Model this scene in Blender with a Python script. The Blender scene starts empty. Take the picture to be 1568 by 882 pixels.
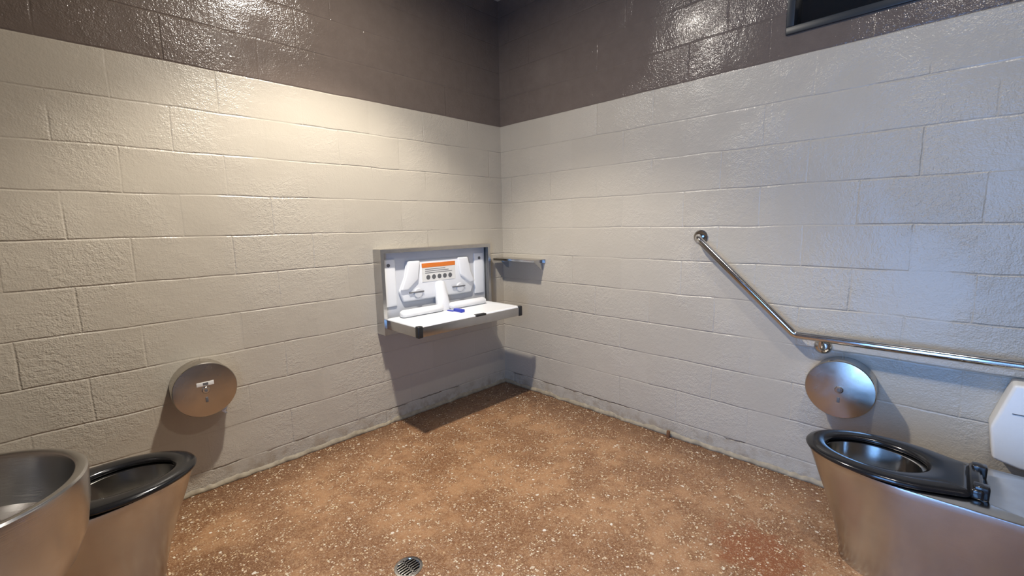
import bpy, bmesh, math, random
from mathutils import Vector, Matrix, noise
random.seed(4)
SC=bpy.context.scene
SC.view_settings.view_transform='Standard'
SC.view_settings.look='None'
SC.view_settings.exposure=0.0
COL=bpy.context.collection

# ------------------------------------------------------------ camera
f=677.0
C=Vector((-2.586,-2.668,1.349))
th=math.radians(44.8); p=math.radians(8.1); ro=0.0185
h=Vector((math.cos(th),math.sin(th),0)); R0=Vector((math.sin(th),-math.cos(th),0)); Z=Vector((0,0,1))
F=h*math.cos(p)-Z*math.sin(p); U0=h*math.sin(p)+Z*math.cos(p)
R=R0*math.cos(ro)-U0*math.sin(ro); U=R0*math.sin(ro)+U0*math.cos(ro)
cd=bpy.data.cameras.new("camera"); cd.lens=f/1568*36; cd.sensor_width=36; cd.clip_start=0.02
cam=bpy.data.objects.new("camera",cd); COL.objects.link(cam)
M=Matrix((R,U,-F)).transposed().to_4x4(); M.translation=C; cam.matrix_world=M
SC.camera=cam

# ------------------------------------------------------------ node helpers
def newmat(name):
    m=bpy.data.materials.new(name); m.use_nodes=True
    nt=m.node_tree; b=nt.nodes["Principled BSDF"]
    return m,nt,b
def N(nt,t,**kw):
    n=nt.nodes.new(t)
    for k,v in kw.items(): setattr(n,k,v)
    return n
def Lk(nt,a,b): nt.links.new(a,b)
def math_(nt,op,a,b=None,c=None,clamp=False):
    n=nt.nodes.new("ShaderNodeMath"); n.operation=op; n.use_clamp=clamp
    for i,x in enumerate((a,b,c)):
        if x is None: continue
        if isinstance(x,(int,float)): n.inputs[i].default_value=x
        else: nt.links.new(x,n.inputs[i])
    return n.outputs[0]
def mix_(nt,fac,a,b):
    n=nt.nodes.new("ShaderNodeMix"); n.data_type='RGBA'
    if isinstance(fac,(int,float)): n.inputs[0].default_value=fac
    else: nt.links.new(fac,n.inputs[0])
    for i,x in ((6,a),(7,b)):
        if isinstance(x,tuple): n.inputs[i].default_value=x+(1,) if len(x)==3 else x
        else: nt.links.new(x,n.inputs[i])
    return n.outputs[2]
def ramp_(nt,x,a,b,lo=0.0,hi=1.0):
    n=nt.nodes.new("ShaderNodeMapRange"); nt.links.new(x,n.inputs[0])
    n.inputs[1].default_value=a; n.inputs[2].default_value=b; n.inputs[3].default_value=lo; n.inputs[4].default_value=hi
    n.interpolation_type='SMOOTHSTEP'
    return n.outputs[0]
def noise_(nt,vec,scale,detail=3,rough=.55):
    n=nt.nodes.new("ShaderNodeTexNoise"); n.inputs['Scale'].default_value=scale; n.inputs['Detail'].default_value=detail; n.inputs['Roughness'].default_value=rough
    nt.links.new(vec,n.inputs['Vector']); return n.outputs['Fac']

def wall_mat(name,axis,shift,split=2.136):
    m,nt,b=newmat(name)
    g=N(nt,"ShaderNodeNewGeometry"); s=N(nt,"ShaderNodeSeparateXYZ"); Lk(nt,g.outputs['Position'],s.inputs[0])
    pos=g.outputs['Position']; z=s.outputs[2]; u=s.outputs[axis]
    wob=noise_(nt,pos,3.5,2)
    w2=math_(nt,'MULTIPLY',math_(nt,'SUBTRACT',wob,.5),.016)
    uu=math_(nt,'ADD',math_(nt,'ADD',u,shift+.4064*40),w2)
    vv=math_(nt,'ADD',math_(nt,'ADD',z,-2.134+.2032*40),w2)
    cx=N(nt,"ShaderNodeCombineXYZ"); Lk(nt,uu,cx.inputs[0]); Lk(nt,vv,cx.inputs[1])
    br=N(nt,"ShaderNodeTexBrick"); br.offset=.5; br.offset_frequency=2; br.squash=1
    br.inputs['Scale'].default_value=1; br.inputs['Mortar Size'].default_value=.0065; br.inputs['Mortar Smooth'].default_value=1.0
    br.inputs['Brick Width'].default_value=.4064; br.inputs['Row Height'].default_value=.2032; br.inputs['Bias'].default_value=0
    br.inputs['Color1'].default_value=(0,0,0,1); br.inputs['Color2'].default_value=(1,1,1,1); br.inputs['Mortar'].default_value=(.5,.5,.5,1)
    Lk(nt,cx.outputs[0],br.inputs['Vector'])
    jn=noise_(nt,pos,2.1,3,.6)
    rowf=math_(nt,'FRACT',math_(nt,'DIVIDE',vv,.2032))
    bed=math_(nt,'MULTIPLY',math_(nt,'ABSOLUTE',math_(nt,'SUBTRACT',rowf,.5)),2.0)
    bedm=math_(nt,'GREATER_THAN',bed,.93)
    jb=ramp_(nt,jn,.34,.58,.18,1.0); jv=ramp_(nt,jn,.44,.62,.05,.75)
    jd=math_(nt,'ADD',math_(nt,'MULTIPLY',bedm,jb),math_(nt,'MULTIPLY',math_(nt,'SUBTRACT',1.0,bedm),jv))
    fac=math_(nt,'MULTIPLY',br.outputs['Fac'],jd)
    blk=N(nt,"ShaderNodeSeparateColor"); Lk(nt,br.outputs['Color'],blk.inputs[0])
    dn=noise_(nt,pos,14,4,.65)
    cream=mix_(nt,jn,(.42,.378,.305),(.51,.465,.385))
    cream=mix_(nt,math_(nt,'MULTIPLY',blk.outputs[0],.28),cream,(.37,.33,.265))
    brown=mix_(nt,dn,(.120,.094,.077),(.165,.132,.110))
    isb=math_(nt,'GREATER_THAN',math_(nt,'ADD',z,math_(nt,'MULTIPLY',wob,.008)),split)
    col=mix_(nt,isb,cream,brown)
    col=mix_(nt,math_(nt,'MULTIPLY',fac,.06),col,(.14,.12,.10))
    dirt=math_(nt,'MULTIPLY',ramp_(nt,z,.0,.16,1,0),ramp_(nt,dn,.42,.66))
    col=mix_(nt,math_(nt,'MULTIPLY',dirt,.55),col,(.24,.165,.09))
    jz=math_(nt,'ABSOLUTE',math_(nt,'SUBTRACT',math_(nt,'ADD',z,math_(nt,'MULTIPLY',math_(nt,'SUBTRACT',dn,.5),.03)),.100))
    crack=math_(nt,'MULTIPLY',ramp_(nt,jz,.002,.005,1,0),ramp_(nt,wob,.50,.56))
    col=mix_(nt,math_(nt,'MULTIPLY',crack,.65),col,(.10,.07,.045))
    Lk(nt,col,b.inputs['Base Color'])
    fine=noise_(nt,pos,150,1,.5); med=noise_(nt,pos,48,3,.6)
    pitmask=math_(nt,'SUBTRACT',ramp_(nt,jn,.38,.68,.6,2.4),math_(nt,'MULTIPLY',isb,.15))
    hgt=math_(nt,'MULTIPLY',fine,.0013)
    hgt=math_(nt,'ADD',hgt,math_(nt,'MULTIPLY',med,.0027))
    hgt=math_(nt,'MULTIPLY',hgt,pitmask)
    hgt=math_(nt,'ADD',hgt,math_(nt,'MULTIPLY',wob,.006))
    hgt=math_(nt,'ADD',hgt,math_(nt,'MULTIPLY',blk.outputs[0],.0018))
    hgt=math_(nt,'SUBTRACT',hgt,math_(nt,'MULTIPLY',fac,.0036))
    hgt=math_(nt,'SUBTRACT',hgt,math_(nt,'MULTIPLY',crack,.006))
    bp=N(nt,"ShaderNodeBump"); bp.inputs['Strength'].default_value=.75; bp.inputs['Distance'].default_value=1.0
    Lk(nt,hgt,bp.inputs['Height']); Lk(nt,bp.outputs[0],b.inputs['Normal'])
    Lk(nt,math_(nt,'SUBTRACT',.30,math_(nt,'MULTIPLY',isb,.14)),b.inputs['Roughness'])
    Lk(nt,math_(nt,'SUBTRACT',.5,math_(nt,'MULTIPLY',isb,.08)),b.inputs['Specular IOR Level'])
    return m

def floor_mat():
    m,nt,b=newmat("epoxy_aggregate_floor")
    g=N(nt,"ShaderNodeNewGeometry"); pos=g.outputs['Position']
    s=N(nt,"ShaderNodeSeparateXYZ"); Lk(nt,pos,s.inputs[0])
    n1=noise_(nt,pos,2.6,4,.65); n2=noise_(nt,pos,12,4,.65); n3=noise_(nt,pos,70,3,.7)
    base=mix_(nt,ramp_(nt,n1,.40,.60),(.185,.083,.036),(.36,.192,.092))
    base=mix_(nt,ramp_(nt,n2,.4,.66,0,.8),base,(.16,.065,.024))
    base=mix_(nt,ramp_(nt,n3,.42,.72,0,.6),base,(.43,.262,.14))
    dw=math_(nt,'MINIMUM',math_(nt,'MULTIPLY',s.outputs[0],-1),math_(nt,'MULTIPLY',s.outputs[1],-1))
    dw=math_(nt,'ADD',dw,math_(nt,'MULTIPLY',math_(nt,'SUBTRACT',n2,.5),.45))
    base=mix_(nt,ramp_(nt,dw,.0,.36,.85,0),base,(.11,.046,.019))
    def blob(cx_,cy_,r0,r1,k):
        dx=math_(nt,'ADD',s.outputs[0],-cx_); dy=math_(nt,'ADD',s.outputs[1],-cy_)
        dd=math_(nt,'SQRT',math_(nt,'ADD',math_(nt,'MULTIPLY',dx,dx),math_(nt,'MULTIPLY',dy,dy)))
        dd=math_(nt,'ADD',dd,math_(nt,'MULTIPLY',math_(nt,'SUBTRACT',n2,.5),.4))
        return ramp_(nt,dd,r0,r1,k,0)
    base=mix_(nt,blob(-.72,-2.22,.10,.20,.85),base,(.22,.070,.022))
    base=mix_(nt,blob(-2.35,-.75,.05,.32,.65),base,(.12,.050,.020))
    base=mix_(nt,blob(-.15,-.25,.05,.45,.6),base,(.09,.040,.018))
    def chips(scale,thr,rad,seed):
        mp=N(nt,"ShaderNodeMapping"); mp.inputs['Location'].default_value=(seed,seed*2,0); Lk(nt,pos,mp.inputs[0])
        v=N(nt,"ShaderNodeTexVoronoi"); v.inputs['Scale'].default_value=scale; v.voronoi_dimensions='2D'; Lk(nt,mp.outputs[0],v.inputs['Vector'])
        c=N(nt,"ShaderNodeSeparateColor"); Lk(nt,v.outputs['Color'],c.inputs[0])
        on=math_(nt,'GREATER_THAN',c.outputs[0],thr)
        d=v.outputs['Distance']
        d=math_(nt,'ADD',d,math_(nt,'MULTIPLY',math_(nt,'SUBTRACT',n3,.5),.8))
        near=math_(nt,'LESS_THAN',d,math_(nt,'MULTIPLY',c.outputs[1],rad))
        return math_(nt,'MULTIPLY',on,near),c.outputs[2]
    c1,k1=chips(105,.60,.50,1.3); c2,k2=chips(46,.95,.38,4.7); c3,k3=chips(210,.45,.55,7.7)
    mask=ramp_(nt,n2,.40,.60,.06,1)
    base=mix_(nt,math_(nt,'MULTIPLY',c3,.45),base,(.50,.34,.19))
    base=mix_(nt,math_(nt,'MULTIPLY',c1,mask),base,mix_(nt,k1,(.55,.40,.22),(.72,.66,.52)))
    base=mix_(nt,math_(nt,'MULTIPLY',c2,.9),base,mix_(nt,k2,(.75,.70,.60),(.55,.38,.22)))
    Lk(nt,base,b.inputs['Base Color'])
    Lk(nt,ramp_(nt,n2,.3,.7,.26,.46),b.inputs['Roughness'])
    hgt=math_(nt,'ADD',math_(nt,'MULTIPLY',n3,.0042),math_(nt,'MULTIPLY',n2,.005))
    bp=N(nt,"ShaderNodeBump"); bp.inputs['Strength'].default_value=.8; bp.inputs['Distance'].default_value=1
    Lk(nt,hgt,bp.inputs['Height']); Lk(nt,bp.outputs[0],b.inputs['Normal'])
    return m

def plain(name,col,rough=.5,metal=0.,bump=0.,bscale=80,var=.0,spec=.5):
    m,nt,b=newmat(name)
    tc=N(nt,"ShaderNodeTexCoord"); n=noise_(nt,tc.outputs['Object'],bscale,2)
    c2=tuple(max(0,x*(1-var)) for x in col)
    Lk(nt,mix_(nt,n,col,c2),b.inputs['Base Color'])
    b.inputs['Roughness'].default_value=rough; b.inputs['Metallic'].default_value=metal
    b.inputs['Specular IOR Level'].default_value=spec
    if bump:
        bp=N(nt,"ShaderNodeBump"); bp.inputs['Strength'].default_value=.4; bp.inputs['Distance'].default_value=bump
        Lk(nt,n,bp.inputs['Height']); Lk(nt,bp.outputs[0],b.inputs['Normal'])
    return m
def steel(name,col=(.56,.55,.53),rough=.3,stretch=(1,1,40),smudge=.12):
    m,nt,b=newmat(name)
    tc=N(nt,"ShaderNodeTexCoord"); mp=N(nt,"ShaderNodeMapping"); mp.inputs['Scale'].default_value=stretch; Lk(nt,tc.outputs['Object'],mp.inputs[0])
    br=noise_(nt,mp.outputs[0],14,2); sm=noise_(nt,tc.outputs['Object'],7,4,.65)
    Lk(nt,mix_(nt,sm,col,tuple(x*.68 for x in col)),b.inputs['Base Color'])
    r=math_(nt,'ADD',math_(nt,'MULTIPLY',math_(nt,'SUBTRACT',br,.5),.10),math_(nt,'ADD',math_(nt,'MULTIPLY',sm,smudge),rough-smudge/2))
    Lk(nt,r,b.inputs['Roughness']); b.inputs['Metallic'].default_value=1
    bp=N(nt,"ShaderNodeBump"); bp.inputs['Strength'].default_value=.12; bp.inputs['Distance'].default_value=.002
    Lk(nt,br,bp.inputs['Height']); Lk(nt,bp.outputs[0],b.inputs['Normal'])
    return m

MW_L=wall_mat("painted_block_left",0,.337); MW_R=wall_mat("painted_block_right",1,.110)
MW_D=wall_mat("unseen_block_darkened",0,.337,-1.0)  # unseen walls, made all brown to cut the bounced light
M_FLOOR=floor_mat()
M_CEIL=plain("ceiling_paint",(.45,.43,.39),.7,bump=.002,bscale=60,var=.05)
M_ST=steel("brushed_stainless",(.62,.61,.59),rough=.22,smudge=.2); M_STP=steel("polished_stainless",(.68,.67,.65),.14,(1,1,1),.08)
M_STD=steel("satin_stainless_face",(.58,.54,.48),.24,(1,1,1),.22)
M_BLK=plain("black_seat_plastic",(.012,.012,.013),.16,var=.2)
M_BLKP=plain("black_plastic",(.02,.02,.02),.45,var=.2)
M_WHT=plain("white_polyethylene",(.80,.81,.82),.38,bump=.0006,bscale=200,var=.03)
M_GRY=plain("grey_polyethylene",(.62,.63,.65),.42,bump=.0006,bscale=200,var=.05)
M_DGR=plain("dark_grey_plastic",(.12,.12,.125),.5,var=.1)
M_LAB=plain("label_white",(.75,.74,.70),.4,var=.03)
M_ORG=plain("label_orange",(.75,.20,.03),.4,var=.05)
M_BLU=plain("blue_strap_plastic",(.03,.05,.42),.4,var=.1)
M_WPL=plain("ivory_plastic",(.74,.73,.69),.35,var=.04)
M_PAP=plain("tissue_paper",(.85,.85,.84),.9,var=.05)
M_GLS=plain("dark_window_glass",(.004,.005,.006),.06)
M_FRM=plain("black_window_frame",(.02,.026,.032),.35,var=.2)
M_DRK=plain("drain_shade_black",(.006,.005,.004),.8)  # near-black colour for the shade inside the drain
M_WTR=plain("water",(.02,.022,.022),.03)
M_RST=plain("rusty_iron",(.20,.09,.035),.8,bump=.003,bscale=120,var=.5)

# ------------------------------------------------------------ mesh helpers
def obj(name,bm,mat,parent=None,smooth=False,angle=None):
    me=bpy.data.meshes.new(name); bmesh.ops.recalc_face_normals(bm,faces=bm.faces[:]); bm.to_mesh(me); bm.free()
    mats=mat if isinstance(mat,(list,tuple)) else [mat]
    for x in mats: me.materials.append(x)
    if smooth:
        for q in me.polygons: q.use_smooth=True
        if angle:
            me.set_sharp_from_angle(angle=math.radians(angle))
    o=bpy.data.objects.new(name,me); COL.objects.link(o)
    if parent: o.parent=parent
    return o
def empty(name,loc=(0,0,0),rz=0):
    e=bpy.data.objects.new(name,None); e.empty_display_size=.1; COL.objects.link(e); e.location=loc; e.rotation_euler=(0,0,rz); return e
def addbox(bm,a,b_,mi=0):
    vs=[bm.verts.new((x,y,z)) for x in (a[0],b_[0]) for y in (a[1],b_[1]) for z in (a[2],b_[2])]
    fs=[bm.faces.new([vs[i] for i in q]) for q in ((0,1,3,2),(4,6,7,5),(0,4,5,1),(2,3,7,6),(0,2,6,4),(1,5,7,3))]
    for q in fs: q.material_index=mi
    return vs
def box(name,a,b_,mat,parent=None,bevel=0,seg=3):
    bm=bmesh.new(); addbox(bm,a,b_)
    if bevel: bmesh.ops.bevel(bm,geom=bm.edges[:],offset=bevel,segments=seg,affect='EDGES',profile=.5)
    return obj(name,bm,mat,parent,smooth=bevel>0,angle=50)
def loft(name,loops,mat,parent=None,cap0=True,cap1=True,angle=40,mats=None):
    bm=bmesh.new(); rows=[[bm.verts.new(q) for q in l] for l in loops]; n=len(loops[0])
    for k in range(len(rows)-1):
        for i in range(n):
            fa=bm.faces.new((rows[k][i],rows[k][(i+1)%n],rows[k+1][(i+1)%n],rows[k+1][i]))
            if mats: fa.material_index=mats[k]
    if cap0: bm.faces.new(rows[0][::-1])
    if cap1:
        fa=bm.faces.new(rows[-1])
        if mats: fa.material_index=mats[-1]
    return obj(name,bm,mat,parent,smooth=True,angle=angle)
def revolve(name,prof,mat,parent=None,n=64,axis='z',center=(0,0,0),angle=40):
    loops=[]
    for r,t in prof:
        l=[]
        for i in range(n):
            a=2*math.pi*i/n; c,s=r*math.cos(a),r*math.sin(a)
            if axis=='z': q=(c,s,t)
            elif axis=='y': q=(c,t,s)
            else: q=(t,c,s)
            l.append((q[0]+center[0],q[1]+center[1],q[2]+center[2]))
        loops.append(l)
    return loft(name,loops,mat,parent,angle=angle)
def tube(name,pts,r,mat,parent=None,n=20):
    pts=[Vector(q) for q in pts]; loops=[]
    up=None
    for i,q in enumerate(pts):
        t=((pts[i+1]-q) if i==0 else (q-pts[i-1]) if i==len(pts)-1 else (pts[i+1]-q).normalized()+(q-pts[i-1]).normalized()).normalized()
        if up is None:
            up=Vector((0,0,1)) if abs(t.z)<.9 else Vector((1,0,0))
        s=t.cross(up).normalized(); up=s.cross(t).normalized()
        loops.append([q+(s*math.cos(2*math.pi*k/n)+up*math.sin(2*math.pi*k/n))*r for k in range(n)])
    return loft(name,loops,mat,parent,angle=60)
def fillet(pts,rad,seg=8):
    pts=[Vector(q) for q in pts]; out=[pts[0]]
    for i in range(1,len(pts)-1):
        a=(pts[i-1]-pts[i]).normalized(); b_=(pts[i+1]-pts[i]).normalized()
        ang=a.angle(b_); d=rad/math.tan(ang/2); s=pts[i]+a*d; e=pts[i]+b_*d
        cen=pts[i]+(a+b_).normalized()*(rad/math.sin(ang/2))
        v0=s-cen; v1=e-cen; w=v0.angle(v1)
        for k in range(seg+1):
            t=k/seg
            out.append(cen+(v0*math.sin((1-t)*w)+v1*math.sin(t*w))/math.sin(w))
    out.append(pts[-1]); return out

# ------------------------------------------------------------ room shell
W=-3.05; H=3.07
bm=bmesh.new(); addbox(bm,(W-.2,0,-.1),(0.2,.2,H+.1)); obj("wall_left",bm,MW_L)
wy0,wy1,wz0,wz1=-2.99,-2.01,2.235,2.845
bm=bmesh.new()
addbox(bm,(0,wy1,-.1),(.2,0,H+.1)); addbox(bm,(0,wy0,-.1),(.2,wy1,wz0)); addbox(bm,(0,wy0,wz1),(.2,wy1,H+.1)); addbox(bm,(0,W,-.1),(.2,wy0,H+.1))
obj("wall_right",bm,MW_R)
bm=bmesh.new(); addbox(bm,(W-.2,W-.2,-.1),(.2,W,H+.1)); obj("wall_back",bm,MW_D)
dy0,dy1,dz=-2.98,-2.16,2.134
bm=bmesh.new()
addbox(bm,(W-.2,dy1,-.1),(W,0,H+.1)); addbox(bm,(W-.2,dy0,dz),(W,dy1,H+.1)); addbox(bm,(W-.2,W,-.1),(W,dy0,H+.1))
obj("wall_entry",bm,MW_D)
bm=bmesh.new(); addbox(bm,(W-.2,W-.2,-.1),(.2,.2,0)); obj("floor",bm,M_FLOOR)
bm=bmesh.new(); addbox(bm,(W-.2,W-.2,H),(.2,.2,H+.1)); obj("ceiling",bm,M_CEIL)
dr=empty("door_1")
box("jamb_a",(W-.2,dy1-.05,0),(W+.02,dy1,dz),M_FRM,dr,.004); box("jamb_b",(W-.2,dy0,0),(W+.02,dy0+.05,dz),M_FRM,dr,.004)
box("head",(W-.2,dy0+.05,dz-.05),(W+.02,dy1-.05,dz),M_FRM,dr,.004)
wn=empty("window_1"); t=.035
box("frame_bottom",(-.012,wy0,wz0),(.10,wy1,wz0+t),M_FRM,wn,.003); box("frame_top",(-.012,wy0,wz1-t),(.10,wy1,wz1),M_FRM,wn,.003)
box("frame_near",(-.012,wy1-t,wz0+t),(.10,wy1,wz1-t),M_FRM,wn,.003); box("frame_far",(-.012,wy0,wz0+t),(.10,wy0+t,wz1-t),M_FRM,wn,.003)
box("pane",(.05,wy0+t,wz0+t),(.06,wy1-t,wz1-t),M_GLS,wn)

def lip(name,mat,fn,length):
    n=240; bm=bmesh.new(); rows=[]
    for i in range(n+1):
        s=i/n*length
        hh=.024+.022*noise.noise(Vector((s*9,3.1,0)))+.010*noise.noise(Vector((s*40,1,0)))
        d=.009+.008*noise.noise(Vector((s*14,7,0)))
        prof=[(-.004,-.002),(d+.006,-.002),(d+.003,hh*.45),(d*.6,hh*.85),(-.004,hh+.004)]
        rows.append([bm.verts.new(fn(s,a,b_)) for a,b_ in prof])
    for i in range(n):
        for k in range(4): bm.faces.new((rows[i][k],rows[i+1][k],rows[i+1][k+1],rows[i][k+1]))
    return obj(name,bm,mat,None,True)
M_LIP=plain("dirty_mortar_lip",(.42,.35,.24),.6,bump=.004,bscale=35,var=.6)
lip("baseboard_left",M_LIP,lambda s,a,b_:(-s,-a,b_),3.05)
lip("baseboard_right",M_LIP,lambda s,a,b_:(-a,-s,b_),3.05)
revolve("rusty_pipe_stub",[(.011,-.001),(.011,.040),(.009,.043),(.003,.043)],M_RST,None,16,center=(-.032,-1.50,0))

# ------------------------------------------------------------ toilets
def polar_body(front,b,z,cx=.40,c0=.45,n=128):
    a=front-cx; out=[]
    for i in range(n):
        t=2*math.pi*i/n; c,s=math.cos(t),math.sin(t)
        px=c0-cx; A=(c/a)**2+(s/b)**2; B=2*px*c/a**2; Cc=(px/a)**2-1
        k=(-B+math.sqrt(B*B-4*A*Cc))/(2*A)
        x=c0+k*c
        if x<cx:
            k=b/abs(s) if abs(s)>1e-6 else 1e9
            if c<0: k=min(k,(c0-.003)/-c)
        out.append((c0+k*c,k*s,z))
    return out
def ell(cx,a,b,z,n=128): return [(cx+a*math.cos(2*math.pi*i/n),b*math.sin(2*math.pi*i/n),z) for i in range(n)]
def seat_outline(off,z,n=128,c0=.50):
    poly=[]
    for i in range(81):
        t=math.pi/2-math.pi*i/80; poly.append((.49+(.255+off)*math.cos(t),(.193+off)*math.sin(t)))
    back=[(.44,.191),(.39,.180),(.34,.158),(.30,.140),(.275,.130),(.262,.118),(.260,.10)]
    low=[(x-(off if x<.27 else 0),-(y+off)) for x,y in back]; hi=[(x,-y) for x,y in reversed(low)]
    poly=poly+low+hi
    out=[]
    for i in range(n):
        t=2*math.pi*i/n; d=Vector((math.cos(t),math.sin(t))); best=None
        for j in range(len(poly)):
            p1=Vector(poly[j])-Vector((c0,0)); p2=Vector(poly[(j+1)%len(poly)])-Vector((c0,0)); e=p2-p1
            den=d.x*e.y-d.y*e.x
            if abs(den)<1e-12: continue
            k=(p1.x*e.y-p1.y*e.x)/den; w=(p1.x*d.y-p1.y*d.x)/den
            if k>0 and -1e-6<=w<=1+1e-6: best=k if best is None else max(best,k)
        out.append((c0+d.x*best,d.y*best,z))
    return out
def toilet(loc,rz):
    e=empty("stainless_steel_toilet",loc,rz)
    secs=[(.605,.130,0),(.605,.130,.02),(.612,.133,.06),(.635,.145,.15),(.668,.163,.25),(.702,.178,.34),(.724,.188,.40),(.732,.191,.422),(.731,.190,.430),(.724,.184,.433)]
    loops=[polar_body(a,b,z) for a,b,z in secs]
    loops+= [ell(.530,.150,.118,.433),ell(.530,.145,.113,.430),ell(.530,.142,.110,.40),ell(.53,.130,.100,.34),ell(.52,.105,.080,.28),ell(.50,.070,.055,.235),ell(.49,.05,.04,.225)]
    k=len(secs); mats=[0]*k+[1]*(len(loops)-k)
    loft("bowl_body",loops,[M_ST,M_STP],e,mats=mats+[1],angle=35)
    bm=bmesh.new(); bm.faces.new([bm.verts.new(q) for q in ell(.51,.088,.068,.262,64)]); obj("water",bm,M_WTR,e)
    def inner(o,z): return ell(.522,.154+o,.120+o,z)
    L=[inner(.004,.437),inner(-.003,.443),inner(-.002,.452),inner(.012,.459)]
    mid=[tuple(.5*(Vector(a)+Vector(b_))) for a,b_ in zip(inner(.012,.461),seat_outline(-.02,.461))]
    L+=[mid,seat_outline(-.022,.459),seat_outline(-.006,.454),seat_outline(0,.446),seat_outline(-.002,.439),seat_outline(-.008,.436)]
    L.append(L[0]); loft("seat_ring",L,M_BLK,e,cap0=False,cap1=False,angle=60)
    box("hinge_bar",(.235,-.115,.434),(.268,.115,.468),M_BLK,e,.008)
    for i,y in enumerate((-.085,.085)): box("hinge_post_%d"%i,(.222,y-.02,.430),(.262,y+.02,.478),M_BLK,e,.006)
    return e
toilet((-.475,W,0),math.pi/2)
toilet((W,-.575,0),0)

# ------------------------------------------------------------ sink
sk=empty("stainless_steel_sink",(-2.81,-1.38,0))
prof=[(0.02,.60),(.09,.605),(.14,.63),(.175,.675),(.196,.73),(.206,.79),(.210,.85),(.2095,.858),(.206,.862),(.196,.862),(.189,.858),(.186,.85),(.180,.80),(.165,.755),(.13,.725),(.07,.712),(.03,.709),(.028,.704)]
revolve("basin",prof,[M_ST],sk,96,angle=30)
revolve("drain_strainer",[(.03,.7115),(.028,.714),(.006,.713)],M_STP,sk,32)
box("wall_apron",(-.239,-.19,.63),(-.15,.19,.862),M_ST,sk,.012)
tube("spout",fillet([(-.20,0,.85),(-.20,0,.95),(-.09,0,.95),(-.09,0,.92)],.03),.011,M_STP,sk)
revolve("push_button",[(.02,.86),(.02,.885),(.015,.89)],M_STP,sk,24,center=(-.19,.09,0))

# ------------------------------------------------------------ toilet paper dispensers
def dispenser(loc,rz,left):
    e=empty("toilet_paper_dispenser",loc,rz); r=.136; d=.118
    revolve("drum",[(r-.004,-.001),(r-.004,-d+.03),(r,-d+.028),(r,-d+.004),(r-.003,-d),(r-.006,-d-.0005),(.01,-d-.001)],[M_STD],e,96,axis='y',angle=25)
    revolve("lock_escutcheon",[(.017,-d),(.017,-d-.003),(.014,-d-.006),(.004,-d-.006)],M_STP,e,32,axis='y')
    revolve("lock_core",[(.007,-d-.005),(.007,-d-.009),(.002,-d-.009)],M_DGR,e,20,axis='y')
    box("level_window",(-.006,-d-.003,-.062),(.006,-d+.001,-.036),M_DGR,e,.002)
    if left:
        box("label",(-.036,-d-.003,.022),(.036,-d-.0008,.042),M_LAB,e,.001)
        box("label_band",(-.010,-d-.0038,.026),(.012,-d-.0025,.038),M_DGR,e)
        bm=bmesh.new(); rows=[]
        for i in range(7):
            w=.028*(1-i/9); xx=.075+.006*math.sin(i*1.3); z0=-.108-i*.0075
            rows.append([bm.verts.new((xx+w*(k/3-.5),-d*.75+.008*math.sin(i*1.7+k*2),z0+.004*math.sin(k*2+i))) for k in range(4)])
        for i in range(6):
            for k in range(3): bm.faces.new((rows[i][k],rows[i][k+1],rows[i+1][k+1],rows[i+1][k]))
        obj("tissue_tail",bm,M_PAP,e,True)
    return e
dispenser((-2.172,0,.572),0,True)
dispenser((0,-2.355,.560),-math.pi/2,False)

# ------------------------------------------------------------ grab bar
gb=empty("grab_bar"); xb=-.062
pth=fillet([(-.004,-1.640,1.262),(xb,-1.640,1.262),(xb,-2.150,.780),(xb,-3.046,.780)],.040,10)
tube("bar",pth,.019,M_STP,gb,24)
revolve("flange_top",[(.040,-.0005),(.040,-.006),(.034,-.012),(.020,-.013)],M_STP,gb,40,axis='x',center=(0,-1.640,1.262))
tube("standoff",fillet([(-.004,-2.262,.728),(-.05,-2.262,.728),(xb,-2.262,.775)],.02,6),.014,M_STP,gb,20)
revolve("flange_mid",[(.038,-.0005),(.038,-.006),(.033,-.014),(.024,-.022),(.012,-.024)],M_STP,gb,40,axis='x',center=(0,-2.262,.728))

# ------------------------------------------------------------ corner shelf
sh=empty("stainless_steel_shelf",(0,0,.010))
box("shelf_plate",(-.130,-.468,1.072),(-.0005,-.022,1.076),M_ST,sh,.001)
box("front_lip",(-.132,-.468,1.058),(-.128,-.022,1.076),M_ST,sh,.001)
box("back_flange",(-.004,-.468,1.045),(-.0005,-.022,1.073),M_ST,sh,.0008)
for i,y in enumerate((-.065,-.435)):
    bm=bmesh.new(); P=[(-.001,1.072),(-.115,1.072),(-.10,1.060),(-.02,.995),(-.001,.990)]
    A=[bm.verts.new((x,y,z)) for x,z in P]; B=[bm.verts.new((x,y-.004,z)) for x,z in P]
    bm.faces.new(A); bm.faces.new(B[::-1])
    for k in range(5): bm.faces.new((A[k],A[(k+1)%5],B[(k+1)%5],B[k]))
    obj("bracket_%d"%i,bm,M_ST,sh)

# ------------------------------------------------------------ white sanitary bin fixed to the right wall
bm=bmesh.new(); P=[(-2.885,.715),(-2.838,.53),(-2.855,.405),(-2.93,.385),(-3.02,.385),(-3.03,.715)]
A=[bm.verts.new((0,y,z)) for y,z in P]; B=[bm.verts.new((-.115,y,z)) for y,z in P]
bm.faces.new(A); bm.faces.new(B[::-1])
for k in range(6): bm.faces.new((A[k],A[(k+1)%6],B[(k+1)%6],B[k]))
bmesh.ops.recalc_face_normals(bm,faces=bm.faces[:])
bmesh.ops.bevel(bm,geom=bm.edges[:],offset=.012,segments=4,affect='EDGES',profile=.5)
nb=empty("wall_mounted_sanitary_bin",(0,-2.93,.55)); ob=obj("body",bm,M_WPL,nb,True,40); ob.location=(0,2.93,-.55)
ob=box("lid_seam",(-.117,-3.0,.60),(-.112,-2.89,.603),M_DGR,nb); ob.location=(0,2.93,-.55)

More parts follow.
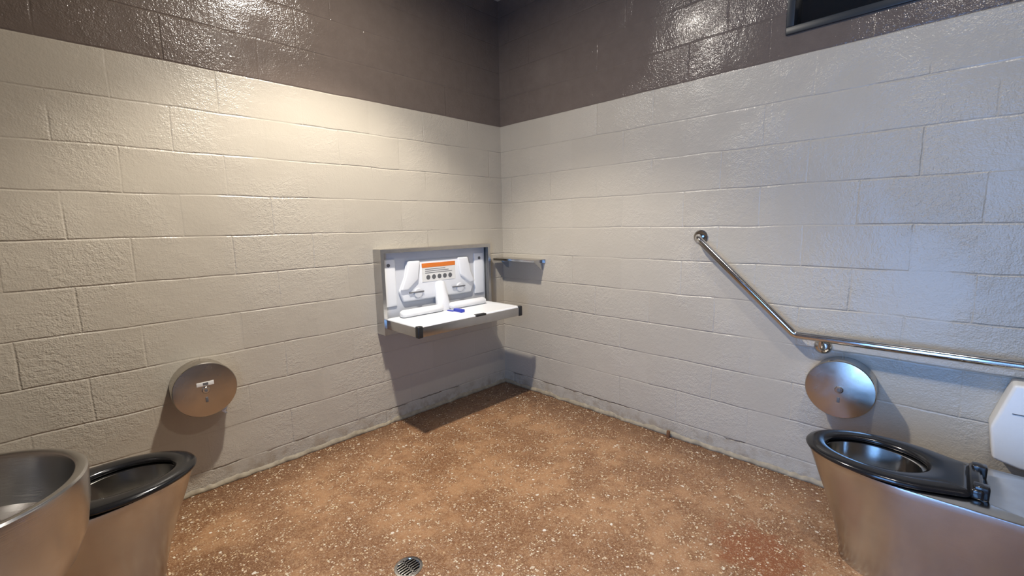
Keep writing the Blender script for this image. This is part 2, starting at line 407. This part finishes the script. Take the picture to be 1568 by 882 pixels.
# ------------------------------------------------------------ baby changing station
cs=empty("baby_changing_station")
x0,x1,zb,zt,dp=-1.178,-.232,.650,1.208,.095; tk=.004
bm=bmesh.new()
addbox(bm,(x0,-dp,zt-tk),(x1,-.001,zt)); addbox(bm,(x0,-dp,zb),(x1,-.001,zb+tk))
addbox(bm,(x0,-dp,zb+tk),(x0+tk,-.001,zt-tk)); addbox(bm,(x1-tk,-dp,zb+tk),(x1,-.001,zt-tk))
addbox(bm,(x0+tk,-.006,zb+tk),(x1-tk,-.001,zt-tk))
obj("steel_housing",bm,M_ST,cs)
fw=.024
bm=bmesh.new()
addbox(bm,(x0,-dp-.003,zt-fw),(x1,-dp,zt)); addbox(bm,(x0,-dp-.003,zb),(x0+fw,-dp,zt-fw)); addbox(bm,(x1-fw,-dp-.003,zb),(x1,-dp,zt-fw)); addbox(bm,(x0+fw,-dp-.003,zb),(x1-fw,-dp,zb+.035))
obj("front_flange",bm,M_ST,cs)
ix0,ix1=x0+.03,x1-.03
box("back_panel",(ix0-.02,-.040,zb+.02),(ix1+.02,-.007,zt-.02),M_GRY,cs,.01)
def plate(name,P,y0,y1,mat,bev):
    bm=bmesh.new(); n=len(P)
    A=[bm.verts.new((x,y0,z)) for x,z in P]; B=[bm.verts.new((x,y1,z)) for x,z in P]
    bm.faces.new(A); bm.faces.new(B[::-1])
    for k in range(n): bm.faces.new((A[k],A[(k+1)%n],B[(k+1)%n],B[k]))
    bmesh.ops.recalc_face_normals(bm,faces=bm.faces[:])
    if bev: bmesh.ops.bevel(bm,geom=bm.edges[:],offset=bev,segments=3,affect='EDGES',profile=.5)
    return obj(name,bm,mat,cs,True,50)
xc=(x0+x1)/2
plate("moulded_shield",[(xc-.26,1.120),(xc-.285,1.01),(xc-.33,.92),(xc-.30,.84),(xc+.30,.84),(xc+.33,.92),(xc+.285,1.01),(xc+.26,1.120)],-.038,-.062,M_WHT,.014)
plate("shield_rim_left",[(xc-.26,1.118),(xc-.285,1.01),(xc-.325,.925),(xc-.27,.925),(xc-.185,.99),(xc-.165,1.118)],-.058,-.080,M_WHT,.010)
plate("shield_rim_right",[(xc+.26,1.118),(xc+.285,1.01),(xc+.325,.925),(xc+.27,.925),(xc+.185,.99),(xc+.165,1.118)],-.058,-.080,M_WHT,.010)
for i,(xa,xb2) in enumerate(((ix0,ix0+.10),(ix1-.10,ix1))):
    plate("side_pocket_%d"%i,[(xa,1.14),(xa,.82),(xb2,.82),(xb2,1.14)],-.038,-.050,M_WHT,.008)
box("instruction_label",(xc-.145,-.0645,.965),(xc+.145,-.0615,1.085),M_LAB,cs,)
box("label_header",(xc-.145,-.0655,1.065),(xc+.145,-.0625,1.095),M_ORG,cs)
for i in range(5): revolve("pictogram_%d"%i,[(.017,-.0645),(.017,-.0652),(.002,-.0652)],M_DGR,cs,20,axis='y',center=(xc-.095+i*.048,0,.995))
for i in range(3): box("label_text_%d"%i,(xc-.12,-.0652,1.024+i*.013),(xc+.115-.03*i,-.0643,1.028+i*.013),M_DGR,cs)
for i,sx in enumerate((-1,1)):
    revolve("bag_hook_%d"%i,[(.036,-.060),(.036,-.066),(.030,-.072),(.010,-.073)],M_GRY,cs,32,axis='y',center=(xc+sx*.185,0,.893))
    box("hook_slot_%d"%i,(xc+sx*.185-.075,-.076,.899),(xc+sx*.185+.045,-.064,.907),M_DGR,cs,.003)
    revolve("vent_%d"%i,[(.012,-.048),(.012,-.052),(.003,-.052)],M_DGR,cs,20,axis='y',center=(xc+sx*.395,0,1.10))
loft("centre_post",[[(xc+rx*math.cos(2*math.pi*k/32),-.072+yo-ry*math.sin(2*math.pi*k/32),z) for k in range(32)] for rx,ry,yo,z in ((.055,.040,-.02,.755),(.055,.040,-.02,.80),(.050,.038,-.01,.85),(.042,.032,.0,.90),(.040,.028,.004,.935),(.032,.022,.006,.955),(.012,.010,.008,.963))],M_WHT,cs)
def roll(name,xa,xb2,y,z,r):
    L=[]
    for t,k in ((0,.3),(.006,.75),(.02,1),((xb2-xa)-.02,1),((xb2-xa)-.006,.75),((xb2-xa),.3)):
        L.append([(xa+t,y+r*1.2*k*math.cos(2*math.pi*i/32),z+r*k*.9*math.sin(2*math.pi*i/32)) for i in range(32)])
    return loft(name,L,M_WHT,cs,angle=60)
roll("bolster_left",xc-.37,xc-.035,-.130,.778,.029); roll("bolster_right",xc+.035,xc+.37,-.130,.778,.029)
tx0,tx1=-1.160,-.262
ty0,ty1,tz0,tz1=-.460,-.085,.690,.758
box("tray_steel_skin",(tx0,ty0,tz0),(tx1,ty1,tz1-.008),M_ST,cs,.004)
px0,px1,py0,py1=tx0+.006,tx1-.006,ty0+.008,ty1-.002
def rr(xa,ya,xb2,yb,r,z,n=8):
    o=[]
    for cx,cy,a0 in ((xb2-r,yb-r,0),(xa+r,yb-r,90),(xa+r,ya+r,180),(xb2-r,ya+r,270)):
        for k in range(n+1):
            a=math.radians(a0+90*k/n); o.append((cx+r*math.cos(a),cy+r*math.sin(a),z))
    return o
L=[rr(px0,py0,px1,py1,.012,tz0+.03),rr(px0,py0,px1,py1,.012,tz1-.004),rr(px0+.004,py0+.004,px1-.004,py1-.004,.012,tz1),rr(px0+.030,py0+.025,px1-.030,py1-.02,.03,tz1),rr(px0+.045,py0+.04,px1-.045,py1-.03,.035,tz1-.005)]
loft("tray_white_bed",L,M_WHT,cs,angle=60)
for i,xx in enumerate((tx0-.003,tx1-.035)):
    box("corner_cap_%d"%i,(xx,ty0-.004,tz0-.004),(xx+.038,ty0+.032,tz1+.002),M_BLKP,cs,.008)
box("latch_notch",(xc-.0,ty0-.004,tz1-.012),(xc+.09,ty0+.03,tz1+.003),M_BLKP,cs,.006)
box("strap_clip",(xc+.005,-.295,tz1-.008),(xc+.04,-.205,tz1+.016),M_BLU,cs,.006)
box("strap",(xc-.010,-.215,tz1-.008),(xc+.022,-.15,tz1-.001),M_BLU,cs,.002)
for i,xx in enumerate((x0+.03,x1-.045)):
    tube("gas_strut_%d"%i,[(xx+.007,-.05,zb+.08),(xx+.007,-.17,tz0+.01)],.007,M_BLKP,cs,12)

# ------------------------------------------------------------ floor drain
fd=empty("floor_drain",(-1.76,-1.235,0))
revolve("ring",[(.056,-.001),(.056,.003),(.053,.004),(.045,.004),(.043,.001)],M_ST,fd,48)
revolve("shade_disc",[(.0435,.0012),(.002,.0012)],M_DRK,fd,48)  # flat black disc painted as the shaded hole below the grate
for i in range(-3,4):
    y=i*.0125; hl=math.sqrt(.044**2-y*y)
    box("grate_bar_%d"%(i+3),(-hl,y-.0033,.001),(hl,y+.0033,.0042),M_ST,fd,.0008)
box("grate_cross",(-.004,-.044,.001),(.004,.044,.0042),M_ST,fd,.0008)

# ------------------------------------------------------------ lights
M_EM,nt,b=newmat("lamp_diffuser"); b.inputs['Emission Color'].default_value=(1,.97,.92,1); b.inputs['Emission Strength'].default_value=1; b.inputs['Base Color'].default_value=(.8,.8,.8,1)
def lamp(x,y,pw,spread=180,spot=0):
    e=empty("ceiling_downlight",(x,y,0))
    revolve("trim_ring",[(.11,H),(.11,H-.02),(.10,H-.028),(.085,H-.02)],M_ST,e,48)
    revolve("diffuser",[(.085,H-.019),(.002,H-.019)],M_EM,e,48)
    l=bpy.data.lights.new("lamp","AREA"); l.shape='DISK'; l.size=.11; l.energy=pw; l.color=(1,.93,.84); l.spread=math.radians(spread)
    o=bpy.data.objects.new("lamp_source",l); COL.objects.link(o); o.location=(0,0,H-.03); o.parent=e
    if spot:  # second source added in the fixture to strengthen the wall scallop
        l=bpy.data.lights.new("added_scallop_spot","SPOT"); l.energy=spot; l.color=(1,.93,.84); l.spot_size=math.radians(106); l.spot_blend=.40; l.shadow_soft_size=.05
        o=bpy.data.objects.new("added_scallop_spot_source",l); COL.objects.link(o); o.location=(0,0,H-.035); o.parent=e
lamp(-1.53,-.97,34,172,225); lamp(-1.38,-2.68,16,170)
wd=bpy.data.worlds.new("daylight"); SC.world=wd; wd.use_nodes=True
bg=wd.node_tree.nodes["Background"]; bg.inputs[0].default_value=(.22,.47,1,1); bg.inputs[1].default_value=12.5
l=bpy.data.lights.new("doorway_portal","AREA"); l.shape='RECTANGLE'; l.size=dy1-dy0; l.size_y=dz; l.cycles.is_portal=True
o=bpy.data.objects.new("doorway_portal",l); COL.objects.link(o); o.location=(W-.1,(dy0+dy1)/2,dz/2)
o.rotation_euler=Vector((-1,0,0)).to_track_quat('Z','Y').to_euler()
